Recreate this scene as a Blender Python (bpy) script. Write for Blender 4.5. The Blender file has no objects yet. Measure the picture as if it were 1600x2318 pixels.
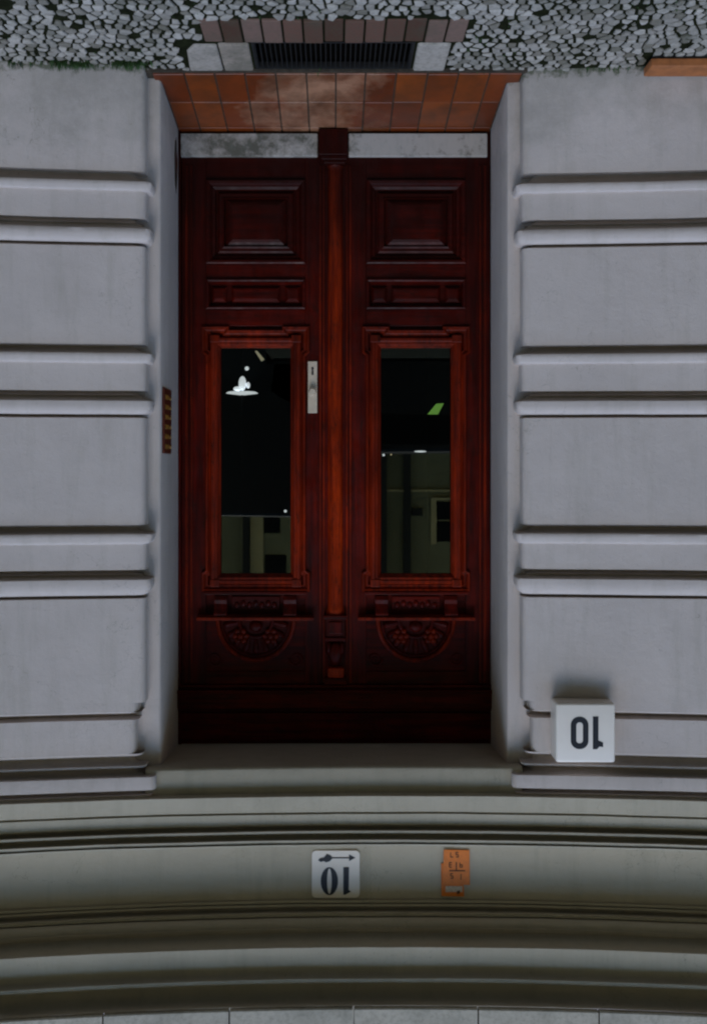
import bpy, bmesh, math, random
from mathutils import Matrix, Vector, noise
random.seed(7)
R = math.radians
scn = bpy.context.scene
col = scn.collection

# ------------------------------------------------------------------ camera
CD, CZ, FP = 4.2, 1.64, 2239.0            # metres to the facade, eye height, focal length
cam_d = bpy.data.cameras.new('camera'); cam = bpy.data.objects.new('camera', cam_d); col.objects.link(cam)
cam_d.sensor_fit = 'VERTICAL'; cam_d.sensor_height = 36; cam_d.lens = 36 * FP / 2318
cam_d.shift_x = 43 / 2318; cam_d.shift_y = -109 / 2318
cam_d.clip_start = .05; cam_d.clip_end = 500
# the photograph was taken (or printed) upside down: the camera is rolled by half a turn
cam.matrix_world = Matrix(((-1, 0, 0, 0), (0, 0, -1, -CD), (0, -1, 0, CZ), (0, 0, 0, 1)))
scn.camera = cam
# ------------------------------------------------------------------ sky, sun, exposure
w = bpy.data.worlds.new('World'); scn.world = w; w.use_nodes = True
nt = w.node_tree; bg = nt.nodes['Background']
sky = nt.nodes.new('ShaderNodeTexSky'); sky.sky_type = 'NISHITA'; sky.sun_disc = False
sky.sun_elevation = R(50); sky.sun_rotation = R(172); sky.air_density = 1.3; sky.dust_density = 0.0; sky.ozone_density = 3.0
nt.links.new(sky.outputs[0], bg.inputs[0]); bg.inputs[1].default_value = 0.15
sun_d = bpy.data.lights.new('sun', 'SUN'); sun_d.energy = 0.5; sun_d.angle = R(26); sun_d.color = (1, .985, .96)
sun = bpy.data.objects.new('sun', sun_d); col.objects.link(sun)
az, el = R(172), R(50)
sd = Vector((math.sin(az) * math.cos(el), math.cos(az) * math.cos(el), math.sin(el)))
sun.rotation_euler = (-sd).to_track_quat('-Z', 'Y').to_euler()
scn.view_settings.view_transform = 'Standard'; scn.view_settings.look = 'None'
scn.view_settings.exposure = 1.16; scn.view_settings.gamma = 1; scn.view_settings.use_curve_mapping = False
scn.render.engine = 'CYCLES'
try: scn.cycles.pixel_filter_type = 'BLACKMAN_HARRIS'; scn.cycles.filter_width = 2.2
except Exception: pass

# ------------------------------------------------------------------ helpers
class MB:
    def __init__(s): s.v = []; s.f = []
    def face(s, pts):
        n = len(s.v); s.v += [tuple(p) for p in pts]; s.f.append(tuple(range(n, n + len(pts))))
    def box(s, x0, x1, y0, y1, z0, z1):
        x0, x1 = sorted((x0, x1)); y0, y1 = sorted((y0, y1)); z0, z1 = sorted((z0, z1))
        n = len(s.v)
        s.v += [(x, y, z) for z in (z0, z1) for y in (y0, y1) for x in (x0, x1)]
        for q in ((0, 2, 3, 1), (4, 5, 7, 6), (0, 1, 5, 4), (2, 6, 7, 3), (0, 4, 6, 2), (1, 3, 7, 5)):
            s.f.append(tuple(n + i for i in q))
    def grid(s, rows):                      # rows of equal length -> shared-vertex quads
        n = len(s.v); c = len(rows[0])
        for r in rows: s.v += [tuple(p) for p in r]
        for i in range(len(rows) - 1):
            for j in range(c - 1):
                a = n + i * c + j
                s.f.append((a, a + 1, a + c + 1, a + c))
    def prism(s, poly, y0, y1):             # poly of (x,z); y0 = front
        n = len(s.v); k = len(poly)
        s.v += [(x, y0, z) for x, z in poly] + [(x, y1, z) for x, z in poly]
        s.f.append(tuple(range(n, n + k))); s.f.append(tuple(range(n + 2 * k - 1, n + k - 1, -1)))
        for i in range(k):
            j = (i + 1) % k
            s.f.append((n + i, n + j, n + k + j, n + k + i))
    def tube(s, pts, rad, seg=10):
        rings = []
        for i, p in enumerate(pts):
            p = Vector(p); a = Vector(pts[max(i - 1, 0)]); b = Vector(pts[min(i + 1, len(pts) - 1)])
            d = (b - a).normalized(); u = d.orthogonal() if abs(d.y) > .99 else d.cross(Vector((0, 1, 0)))
            u.normalize(); v = d.cross(u)
            r = rad[i] if isinstance(rad, (list, tuple)) else rad
            rings.append([p + (u * math.cos(2 * math.pi * k / seg) + v * math.sin(2 * math.pi * k / seg)) * r for k in range(seg + 1)])
        s.grid(rings); s.face(rings[0][:-1]); s.face(rings[-1][:-1])
    def ball(s, c, rx, ry, rz, n=12, m=8):
        s.grid([[(c[0] + rx * math.sin(math.pi * i / m) * math.cos(2 * math.pi * j / n),
                  c[1] + ry * math.sin(math.pi * i / m) * math.sin(2 * math.pi * j / n),
                  c[2] + rz * math.cos(math.pi * i / m)) for j in range(n + 1)] for i in range(m + 1)])
    def build(s, name, mat, parent=None, bevel=0, smooth=False, bend=False, seg=2):
        me = bpy.data.meshes.new(name)
        vs = [bendp(v) for v in s.v] if bend else s.v
        me.from_pydata(vs, [], s.f)
        bm = bmesh.new(); bm.from_mesh(me)
        bmesh.ops.remove_doubles(bm, verts=bm.verts, dist=1e-5)
        bmesh.ops.recalc_face_normals(bm, faces=bm.faces)
        if bevel:
            es = [e for e in bm.edges if len(e.link_faces) == 2 and e.calc_face_angle(0) > .5]
            bmesh.ops.bevel(bm, geom=es, offset=bevel, segments=seg, affect='EDGES', profile=.5, clamp_overlap=True)
        bm.to_mesh(me); bm.free()
        if smooth:
            me.polygons.foreach_set('use_smooth', [True] * len(me.polygons))
            try: me.set_sharp_from_angle(angle=R(40))
            except Exception: pass
        me.materials.append(mat)
        o = bpy.data.objects.new(name, me); col.objects.link(o)
        if parent: o.parent = parent
        return o

BK, BM = .040, .020
def bendp(v):                              # the facade is very gently concave
    x, y, z = v
    return (x, y - (BK * x * x + BM * x), z)
def tag(o, label=None, cat=None, group=None, kind=None):
    if label: o['label'] = label
    if cat: o['category'] = cat
    if group: o['group'] = group
    if kind: o['kind'] = kind
    return o
def empty(name, loc=(0, 0, 0)):
    o = bpy.data.objects.new(name, None); o.empty_display_size = .1; o.location = loc; col.objects.link(o); return o
def PX(x, depth): return -(x - 757) * depth / FP
def PZ(y, depth): return CZ + (y - 1050) * depth / FP

# ------------------------------------------------------------------ materials
def mat(name, base, rough=.8, spec=.5, coat=0, metal=0):
    m = bpy.data.materials.new(name); m.use_nodes = True
    b = m.node_tree.nodes['Principled BSDF']
    b.inputs['Base Color'].default_value = (*base, 1); b.inputs['Roughness'].default_value = rough
    b.inputs['Specular IOR Level'].default_value = spec; b.inputs['Coat Weight'].default_value = coat
    b.inputs['Coat Roughness'].default_value = .18; b.inputs['Metallic'].default_value = metal
    return m, m.node_tree, b
def N(t, typ, **kw):
    n = t.nodes.new(typ)
    for k, v in kw.items():
        if k in n.inputs: n.inputs[k].default_value = v
        else: setattr(n, k, v)
    return n
def coords(t, scale=(1, 1, 1)):
    g = N(t, 'ShaderNodeNewGeometry'); mp = N(t, 'ShaderNodeMapping'); mp.inputs['Scale'].default_value = scale
    t.links.new(g.outputs['Position'], mp.inputs[0]); return mp.outputs[0]
def nz(t, vec, scale, detail=5, rough=.55):
    n = N(t, 'ShaderNodeTexNoise'); n.inputs['Scale'].default_value = scale
    n.inputs['Detail'].default_value = detail; n.inputs['Roughness'].default_value = rough
    t.links.new(vec, n.inputs['Vector']); return n.outputs[0]
def ramp(t, fac, stops):
    r = N(t, 'ShaderNodeValToRGB'); e = r.color_ramp.elements
    e[0].position, e[0].color = stops[0][0], (*stops[0][1], 1)
    e[1].position, e[1].color = stops[1][0], (*stops[1][1], 1)
    for p, c in stops[2:]:
        q = e.new(p); q.color = (*c, 1)
    t.links.new(fac, r.inputs[0]); return r.outputs[0]
def mix(t, fac, a, b, mode='MIX'):
    n = N(t, 'ShaderNodeMix', data_type='RGBA', blend_type=mode)
    for s, v in ((0, fac), (6, a), (7, b)):
        if hasattr(v, 'links'): t.links.new(v, n.inputs[s])
        elif isinstance(v, (int, float)): n.inputs[s].default_value = v
        else: n.inputs[s].default_value = (*v, 1)
    return n.outputs[2]
def bump(t, b, h, strength=.3, dist=.002):
    n = N(t, 'ShaderNodeBump'); n.inputs['Strength'].default_value = strength; n.inputs['Distance'].default_value = dist
    t.links.new(h, n.inputs['Height']); t.links.new(n.outputs[0], b.inputs['Normal'])
def maprange(t, v, a, b, c=0, d=1):
    n = N(t, 'ShaderNodeMapRange'); n.inputs[1].default_value = a; n.inputs[2].default_value = b
    n.inputs[3].default_value = c; n.inputs[4].default_value = d; t.links.new(v, n.inputs[0]); return n.outputs[0]
def math_n(t, op, a, b):
    n = N(t, 'ShaderNodeMath', operation=op)
    for i, v in enumerate((a, b)):
        if hasattr(v, 'links'): t.links.new(v, n.inputs[i])
        else: n.inputs[i].default_value = v
    return n.outputs[0]

WALL = (.530, .442, .385)
def plaster(name, base, grime=True):
    m, t, b = mat(name, base, .85, .25)
    p = coords(t)
    c = mix(t, maprange(t, nz(t, p, 2.3, 9, .68), .36, .66), tuple(v * .93 for v in base), tuple(min(1, v * 1.05) for v in base))
    st = coords(t, (6, 6, .7))
    c = mix(t, maprange(t, nz(t, st, 2.4, 7, .68), .50, .72, 0, .26), c, (.26, .23, .16))
    if grime:     # splash-back dirt with its own ragged outline along the wall foot
        g = N(t, 'ShaderNodeNewGeometry'); sx = N(t, 'ShaderNodeSeparateXYZ'); t.links.new(g.outputs['Position'], sx.inputs[0])
        h = math_n(t, 'ADD', sx.outputs[2], maprange(t, nz(t, p, 5, 8, .7), .3, .7, -.25, .25))
        c = mix(t, maprange(t, h, .36, -.02, 0, .42), c, (.20, .185, .145))
        h2 = math_n(t, 'ADD', sx.outputs[2], maprange(t, nz(t, p, 22, 4, .7), .3, .7, -.03, .03))
        c = mix(t, maprange(t, h2, .03, 0, 0, .8), c, (.07, .08, .035))
    c = mix(t, maprange(t, nz(t, p, 60, 4, .75), .64, .70, 0, .32), c, (.18, .17, .12))
    t.links.new(c, b.inputs['Base Color'])
    vo = N(t, 'ShaderNodeTexVoronoi', feature='DISTANCE_TO_EDGE'); vo.inputs['Scale'].default_value = 1.9
    wv = N(t, 'ShaderNodeVectorMath', operation='ADD'); nn = N(t, 'ShaderNodeTexNoise'); nn.inputs['Scale'].default_value = 5; nn.inputs['Detail'].default_value = 6
    t.links.new(p, nn.inputs['Vector']); t.links.new(p, wv.inputs[0]); t.links.new(nn.outputs['Color'], wv.inputs[1]); t.links.new(wv.outputs[0], vo.inputs['Vector'])
    ck = math_n(t, 'MULTIPLY', maprange(t, vo.outputs[0], .0, .0045, .5, 0), maprange(t, nz(t, p, 1.1, 3), .50, .58))
    c = mix(t, ck, c, (.16, .14, .10)); t.links.new(c, b.inputs['Base Color'])
    bump(t, b, math_n(t, 'ADD', nz(t, p, 150, 6, .75), math_n(t, 'MULTIPLY', nz(t, p, 14, 4, .6), 2.0)), .55, .003)
    return m
M_wall = plaster('plaster', WALL)
M_sof = plaster('plaster_upper', (.485, .412, .305), False)

def wood(name, axis, dark=(.024, .0009, .0001), light=(.160, .0055, .0003)):
    m, t, b = mat(name, light, .42, .16, .0)
    sc = (40, 40, 2.2) if axis == 'z' else (2.2, 40, 40)
    p = coords(t, sc); q = coords(t)
    g = nz(t, p, 1.0, 8, .65)
    c = ramp(t, g, ((.32, dark), (.66, light)))
    c = mix(t, maprange(t, nz(t, q, 3.2, 5, .6), .38, .66, 0, .6), c, dark)
    c = mix(t, maprange(t, nz(t, coords(t, (3, 3, 1) if axis == 'z' else (1, 3, 3)), 14, 8, .8), .52, .66, 0, .7), c, (.010, .006, .003))
    # colour darkened downward in ragged runs, painted in for weaker light low down
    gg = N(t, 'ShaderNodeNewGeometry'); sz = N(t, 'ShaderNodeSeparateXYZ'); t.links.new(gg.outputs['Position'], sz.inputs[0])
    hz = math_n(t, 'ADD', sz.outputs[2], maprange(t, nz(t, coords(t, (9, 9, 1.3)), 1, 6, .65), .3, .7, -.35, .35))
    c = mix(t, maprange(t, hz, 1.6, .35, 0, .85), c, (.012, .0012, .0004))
    t.links.new(c, b.inputs['Base Color'])
    t.links.new(maprange(t, nz(t, q, 14, 5, .7), .3, .7, .32, .6), b.inputs['Roughness'])
    bump(t, b, g, .25, .0015)
    return m
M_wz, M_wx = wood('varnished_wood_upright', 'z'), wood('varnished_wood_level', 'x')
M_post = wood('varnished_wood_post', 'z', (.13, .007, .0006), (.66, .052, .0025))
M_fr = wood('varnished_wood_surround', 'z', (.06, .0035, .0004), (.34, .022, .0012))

def simple(name, base, rough=.6, spec=.5, var=.25, scale=20, metal=0, bs=.15):
    m, t, b = mat(name, base, rough, spec, 0, metal)
    p = coords(t)
    c = mix(t, maprange(t, nz(t, p, scale, 6, .65), .3, .7), tuple(v * (1 - var) for v in base), tuple(min(1, v * (1 + var)) for v in base))
    t.links.new(c, b.inputs['Base Color']); bump(t, b, nz(t, p, scale * 6, 3), bs, .001)
    return m
M_soil = simple('mossy_soil', (.012, .013, .005), .95, .05, .6, 30, 0, .6)
M_road = simple('asphalt', (.05, .042, .022), .9, .3, .3, 60, 0, .6)
M_iron = simple('iron', (.012, .011, .010), .6, .4, .4, 30)
M_pit = simple('pit', (.006, .005, .004), .95, .1)
M_white = simple('enamel_white', (.82, .71, .60), .3, .5, .03, 10, 0, .03)
M_black = simple('black_paint', (.010, .010, .013), .45, .4, .1)
M_orange = simple('orange_enamel', (.74, .175, .004), .45, .5, .1, 60)
M_oprint = simple('brown_print', (.10, .035, .008), .6, .3, .1)
M_opale = simple('pale_print', (.55, .42, .30), .6, .3, .25, 150)
M_brass = simple('brass_plate', (.62, .50, .36), .38, .5, .12, 30)
M_panel = simple('call_panel_brown', (.075, .012, .004), .4, .5, .35, 60)
M_button = simple('call_button_brass', (.30, .14, .02), .35, .5, .2, 40)
M_board = simple('orange_board', (.32, .105, .03), .6, .4, .3, 25)
M_green = simple('green_patch', (.20, .42, .05), .4, .5, .1)
M_yellow = simple('yellow_patch', (.48, .40, .20), .4, .5, .1)
M_moss = simple('moss', (.035, .07, .016), .8, .3, .5, 60)
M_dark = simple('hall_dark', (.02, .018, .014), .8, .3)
M_car = simple('dark_car_paint', (.006, .006, .007), .5, .3, .1)
M_tyre = simple('rubber', (.02, .02, .02), .8, .3)
M_glassdark = simple('dark_window', (.004, .004, .004), .6, .1, .1)
M_opp = simple('opposite_plaster', (.18, .16, .085), .9, .2, .15, .8)
M_opp2 = simple('opposite_cream', (.42, .33, .16), .9, .2, .1, .8)
M_grout = simple('grout', (.05, .038, .026), .9, .2, .4, 40)

# cobbles: each stone takes its own tone
def stone(name, stops, stain=.5, dirt=(.06, .065, .04)):
    m, t, b = mat(name, (.4, .4, .4), .8, .3)
    oi = N(t, 'ShaderNodeObjectInfo'); at = N(t, 'ShaderNodeAttribute'); at.attribute_name = 'tone'
    f = math_n(t, 'FRACT', math_n(t, 'ADD', oi.outputs['Random'], at.outputs['Fac']), 0)
    c = ramp(t, f, stops); p = coords(t)
    c = mix(t, maprange(t, nz(t, p, 60, 6, .7), .45, .75, 0, stain), c, dirt)
    c = mix(t, maprange(t, nz(t, p, 3.5, 5, .6), .48, .70, 0, stain), c, dirt)
    t.links.new(c, b.inputs['Base Color']); bump(t, b, nz(t, p, 120, 5, .7), .5, .003)
    return m
M_cob = stone('cobble_stone', ((0, (.16, .135, .10)), (.3, (.29, .25, .205)), (1, (.45, .39, .325))))
M_brick = stone('kerb_brick', ((0, (.07, .030, .016)), (.5, (.13, .062, .040)), (1, (.19, .115, .085))))
M_slab = stone('pale_slab', ((0, (.44, .38, .31)), (.5, (.38, .32, .26)), (1, (.30, .22, .16))), .6)
M_ledge = stone('ledge_stone', ((0, (.42, .36, .28)), (.5, (.46, .39, .30)), (1, (.38, .33, .26))), .4)
M_marble_g = None
def marble(name, amt):
    m, t, b = mat(name, (.55, .56, .58), .45, .4)
    p = coords(t); s = coords(t, (1, 1, .35))
    c = mix(t, maprange(t, nz(t, p, 9, 8, .75), .62 - amt * .2, .72 - amt * .12, 0, .85), (.42, .375, .33), (.06, .06, .04))
    c = mix(t, maprange(t, nz(t, s, 45, 5, .7), .5, .75, 0, .35), c, (.20, .22, .19))
    t.links.new(c, b.inputs['Base Color']); bump(t, b, nz(t, p, 90, 4), .25, .001)
    return m
M_mar_dirty, M_mar_clean = marble('marble_grimy', 1.0), marble('marble_clean', 0.4)

# terracotta tiles: wear along the trodden middle, ragged and pale
m, t, b = mat('terracotta_tile', (.3, .1, .03), .4, .4)
oi = N(t, 'ShaderNodeObjectInfo'); p = coords(t)
c = ramp(t, oi.outputs['Random'], ((0, (.11, .018, .0025)), (.5, (.16, .028, .004)), (1, (.23, .050, .007))))
g = N(t, 'ShaderNodeNewGeometry'); sx = N(t, 'ShaderNodeSeparateXYZ'); t.links.new(g.outputs['Position'], sx.inputs[0])
d = math_n(t, 'ABSOLUTE', math_n(t, 'SUBTRACT', sx.outputs[0], .10), 0)
d = math_n(t, 'ADD', d, maprange(t, nz(t, p, 4, 6, .65), .3, .7, -.22, .22))
c = mix(t, maprange(t, d, .30, .05, 0, .75), c, (.40, .205, .115))
c = mix(t, maprange(t, nz(t, p, 6, 8, .72), .42, .66, 0, .7), c, (.055, .018, .006))
t.links.new(c, b.inputs['Base Color']); bump(t, b, nz(t, p, 50, 5), .3, .001)
M_tile = m
# thin window glass
M_glass = bpy.data.materials.new('window_glass'); M_glass.use_nodes = True
t = M_glass.node_tree; t.nodes.clear()
out = N(t, 'ShaderNodeOutputMaterial'); ms = N(t, 'ShaderNodeMixShader'); gl = N(t, 'ShaderNodeBsdfGlossy'); tr = N(t, 'ShaderNodeBsdfTransparent')
gl.inputs['Roughness'].default_value = .004; gl.inputs['Color'].default_value = (1, 1, .86, 1); tr.inputs[0].default_value = (.8, .82, .78, 1)
fr = N(t, 'ShaderNodeFresnel'); fr.inputs[0].default_value = 1.85
t.links.new(fr.outputs[0], ms.inputs[0]); t.links.new(tr.outputs[0], ms.inputs[1]); t.links.new(gl.outputs[0], ms.inputs[2]); t.links.new(ms.outputs[0], out.inputs[0])
def emit(name, c, s):
    m = bpy.data.materials.new(name); m.use_nodes = True; b = m.node_tree.nodes['Principled BSDF']
    b.inputs['Base Color'].default_value = (*c, 1); b.inputs['Emission Color'].default_value = (*c, 1); b.inputs['Emission Strength'].default_value = s
    return m
M_glint = emit('glint_glow', (.85, .9, 1), .45)  # emission for the added glints behind the door glass
M_glint2 = emit('glint_warm', (1, .8, .5), .25)

# ------------------------------------------------------------------ ground
PX0, PX1, PY0, PY1 = -.315, .325, -.355, -.085          # grate pit
pave = MB()
for x0, x1, y0, y1 in ((-7, 7, -1.5, PY0), (-7, PX0, PY0, PY1), (PX1, 7, PY0, PY1), (-7, 7, PY1, .05)):
    pave.face([(x0, y0, -.002), (x1, y0, -.002), (x1, y1, -.002), (x0, y1, -.002)])
pavement = tag(pave.build('pavement', M_soil), 'mosaic pavement of small pale cobbles in front of the doorway', kind='structure')
rd = MB(); rd.face([(-60, -60, -.12), (60, -60, -.12), (60, -1.62, -.12), (-60, -1.62, -.12)])
tag(rd.build('road', M_road), 'asphalt road behind the viewer', kind='structure')
kb = MB(); kb.box(-7, 7, -1.62, -1.5, -.12, .01)
tag(kb.build('kerb', M_slab, bevel=.01), 'stone kerb along the road', kind='structure')
gr = MB(); gr.face([(-60, -.0, -.2), (-60, 60, -.2), (60, 60, -.2), (60, 0, -.2)])
tag(gr.build('ground', M_soil), 'ground under the building', kind='structure')

BR = (-.50, .505, -.55, -.362)                              # brick row
SL = [(.335, .455, -.345, -.085), (.46, .60, -.335, -.08), (-.455, -.325, -.345, -.085)]
BOARD = (-3.0, -1.27, -.20, -.0)
def blocked(x, y):
    if BR[0] - .012 < x < BR[1] + .012 and BR[2] - .012 < y < BR[3] + .03: return True
    if -.47 < x < .605 and PY0 - .03 < y: return True
    if x < BOARD[1] + .01 and y > BOARD[2] - .01: return True
    return False
SP = .0405
pts = {}
ix0, ix1, iy0, iy1 = int(-2.2 / SP), int(2.2 / SP), int(-1.5 / SP), int(-.02 / SP)
for i in range(ix0, ix1):
    for j in range(iy0, iy1):
        pts[i, j] = ((i + .5 * (j % 2) + random.uniform(-.36, .36)) * SP, (j + random.uniform(-.34, .34)) * SP)
def cell(i, j):
    x, y = pts[i, j]; h = SP * .82
    poly = [(x - h, y - h), (x + h, y - h), (x + h, y + h), (x - h, y + h)]
    def clip(poly, nx, ny, d):
        o = []
        for k in range(len(poly)):
            a, b2 = poly[k], poly[(k + 1) % len(poly)]
            da, db = nx * a[0] + ny * a[1] - d, nx * b2[0] + ny * b2[1] - d
            if da <= 0: o.append(a)
            if (da < 0) != (db < 0):
                s = da / (da - db); o.append((a[0] + (b2[0] - a[0]) * s, a[1] + (b2[1] - a[1]) * s))
        return o
    gap = random.uniform(.0026, .0062) + .0085 * max(0, noise.noise(Vector((x * 7, y * 9, 2.2))) + .05)
    for di in range(-2, 3):
        for dj in range(-2, 3):
            if (di or dj) and (i + di, j + dj) in pts:
                qx, qy = pts[i + di, j + dj]; dx, dy = qx - x, qy - y; L = math.hypot(dx, dy)
                if L < 1e-4: continue
                poly = clip(poly, dx / L, dy / L, (dx * (x + qx) / 2 + dy * (y + qy) / 2) / L - gap)
                if len(poly) < 3: return None
    for (bx0, bx1, by0, by1) in [BR]:
        pass
    # facade line
    poly = clip(poly, 0, 1, -.075)
    return poly if len(poly) > 2 else None
def stone_mesh(mb, poly, zt):
    cx = sum(a for a, _ in poly) / len(poly); cy = sum(b for _, b in poly) / len(poly)
    n = len(mb.v); k = len(poly); tx, ty = random.uniform(-.10, .10), random.uniform(-.10, .10)
    def zz(x, y): return zt + (x - cx) * tx + (y - cy) * ty
    for sc, dz in ((1, -.03), (1.0, -.004), (.90, -.0010), (.60, .0006)):
        for a, b2 in poly:
            X, Y = cx + (a - cx) * sc, cy + (b2 - cy) * sc
            mb.v.append((X, Y, zz(X, Y) + dz))
    for r in range(3):
        for q in range(k):
            a = n + r * k + q; c2 = n + r * k + (q + 1) % k
            mb.f.append((a, c2, c2 + k, a + k))
    mb.f.append(tuple(n + 3 * k + q for q in range(k)))
stones = []
for (i, j), (x, y) in pts.items():
    if blocked(x, y) or y > -.06: continue
    po = cell(i, j)
    if not po or not (-2.0 < x < 2.0) or y < -1.45: continue
    a = abs(sum(po[k][0] * po[(k + 1) % len(po)][1] - po[(k + 1) % len(po)][0] * po[k][1] for k in range(len(po)))) / 2
    if a < .0002 or random.random() < .02 + .32 * max(0, noise.noise(Vector((x * 9, y * 13, 8.1))) - .12): continue
    stones.append((x, y, po))
vis = sorted([s for s in stones if s[1] > -.70 and -1.36 < s[0] < 1.28], key=lambda s: s[1])
near = set(id(s) for s in vis[:300])
rest = MB(); tones = []
for s in stones:
    zt = random.uniform(.002, .0075)
    if id(s) in near:
        mb = MB(); stone_mesh(mb, s[2], zt); mb.build('cobblestone', M_cob, pavement, smooth=False)
    else:
        f0 = len(rest.f); stone_mesh(rest, s[2], zt)
me = bpy.data.meshes.new('cobblestones'); me.from_pydata(rest.v, [], rest.f)
bm = bmesh.new(); bm.from_mesh(me); lay = bm.faces.layers.float.new('tone_f')
bmesh.ops.recalc_face_normals(bm, faces=bm.faces); bm.to_mesh(me); bm.free()
at = me.attributes.get('tone_f')
if at: me.attributes.remove(at)
# one tone per stone: islands are consecutive vertices
ta = me.attributes.new('tone', 'FLOAT', 'POINT'); vals = [0.0] * len(me.vertices)
par = list(range(len(vals)))
def find(a):
    while par[a] != a: par[a] = par[par[a]]; a = par[a]
    return a
for e in me.edges:
    a, b2 = find(e.vertices[0]), find(e.vertices[1]); par[a] = b2
tn = {}
for i in range(len(vals)): vals[i] = tn.setdefault(find(i), random.random())
ta.data.foreach_set('value', vals); me.materials.append(M_cob)
o = bpy.data.objects.new('cobblestones', me); col.objects.link(o); o.parent = pavement; o['kind'] = 'stuff'

nb = 13
for k in range(nb):
    x0 = BR[0] + (BR[1] - BR[0]) * k / nb; x1 = BR[0] + (BR[1] - BR[0]) * (k + 1) / nb
    mb = MB(); dz = random.uniform(-.003, .004); dy = random.uniform(-.006, .006)
    mb.box(x0 + .003, x1 - .004, BR[2] + dy, BR[3] + dy * .3, -.05, .006 + dz); mb.build('brick', M_brick, pavement, bevel=.005)
for k, (x0, x1, y0, y1) in enumerate(SL):
    mb = MB()
    if k == 1: pl = [(x0, y1), (x0, y0), (x1 - .05, y0), (x1 - .015, y0 + .06), (x1, y1)]
    else: pl = [(x0, y1), (x0, y0), (x1, y0), (x1, y1)]
    n = len(mb.v)
    for z in (-.05, .008): mb.v += [(a, b2, z) for a, b2 in pl]
    L = len(pl); mb.f += [tuple(range(L)), tuple(range(2 * L - 1, L - 1, -1))] + [(i, (i + 1) % L, L + (i + 1) % L, L + i) for i in range(L)]
    mb.build('paving_slab', M_slab, pavement, bevel=.009)

# boot-scraper grate in its pit
grate = tag(empty('floor_grate', (0, -.22, 0)), 'black iron grate of thin bars let into the pavement in front of the tiled step', 'grate')
def under(o, par_):                        # parent keeping world place
    o.parent = par_; o.location = -Vector(par_.location); return o
pit = MB()
for q in ([(PX0, PY0, -.2), (PX1, PY0, -.2), (PX1, PY1, -.2), (PX0, PY1, -.2)], [(PX0, PY0, 0), (PX1, PY0, 0), (PX1, PY0, -.2), (PX0, PY0, -.2)],
          [(PX0, PY1, 0), (PX1, PY1, 0), (PX1, PY1, -.2), (PX0, PY1, -.2)], [(PX0, PY0, 0), (PX0, PY1, 0), (PX0, PY1, -.2), (PX0, PY0, -.2)],
          [(PX1, PY0, 0), (PX1, PY1, 0), (PX1, PY1, -.2), (PX1, PY0, -.2)]): pit.face(q)
under(pit.build('pit', M_pit), grate)
fb = MB()
for a in ((PX0, PX1, PY0, PY0 + .010), (PX0, PX1, PY1 - .010, PY1), (PX0, PX0 + .010, PY0 + .01, PY1 - .01), (PX1 - .010, PX1, PY0 + .01, PY1 - .01)):
    fb.box(a[0], a[1], a[2], a[3], -.03, .001)
under(fb.build('frame', M_iron), grate)
bar0 = MB(); bar0.box(-.002, .002, PY0 + .008, PY1 - .008, -.028, -.003); b0 = bar0.build('bar', M_iron)
nbar = 32
for k in range(nbar):
    o = b0 if k == 0 else b0.copy()
    if k: col.objects.link(o)
    o.parent = grate; o.location = (PX0 + .012 + (PX1 - PX0 - .024) * k / (nbar - 1), .22, 0)

# ------------------------------------------------------------------ building
bld = tag(empty('apartment_building'), 'pale grey rendered house front with banded piers and a dark red double door', 'building')
HW = .73                                   # half width of the opening
YD = .44                                   # reveal depth
def wob(x, z, a=.0018): return a * (noise.noise(Vector((x * 2.3, z * 9.1, 3.7))) + .6 * noise.noise(Vector((x * 11, z * 40, 9.7))))
def xs_range(x0, x1, n): return [x0 + (x1 - x0) * i / n for i in range(n + 1)]
def pier(prof, side, name, narrow=0, m=None, label=None):
    """prof: list of (z, p); wraps from the front round the corner to the jamb face"""
    mb = MB(); rows = []
    for z, p in prof:
        xc = .872 - 1.2 * p + narrow; r = .026
        row = []
        for x in xs_range(2.9, xc + r, 46):
            row.append((x, -p + wob(x * side, z), z))
        for a in (20, 40, 60, 75, 90):
            th = R(a); row.append((xc + r - r * math.sin(th) + wob(z * 2, side) , -p + r - r * math.cos(th), z))
        row.append((xc + wob(z * 2, side) * 1.5, .004, z))
        rows.append([(x * side, y, z + wob(x * side + 9, z, .0012)) for x, y, z in row])
    mb.grid(rows)
    o = mb.build(name, m or M_wall, bld, smooth=True, bend=True)
    return o
def zf(y, p): return PZ(y, CD - p)
def curve(y0, p0, y1, p1, n=5, k=1):
    """cove: quarter-curve from (y0,p0) to (y1,p1)"""
    o = []
    for i in range(n + 1):
        a = math.pi / 2 * i / n
        if k > 0: o.append((y0 + (y1 - y0) * math.sin(a), p0 + (p1 - p0) * (1 - math.cos(a))))
        else: o.append((y0 + (y1 - y0) * (1 - math.cos(a)), p0 + (p1 - p0) * math.sin(a)))
    return o
def P(l): return [(zf(y, p), p) for y, p in l]
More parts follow.
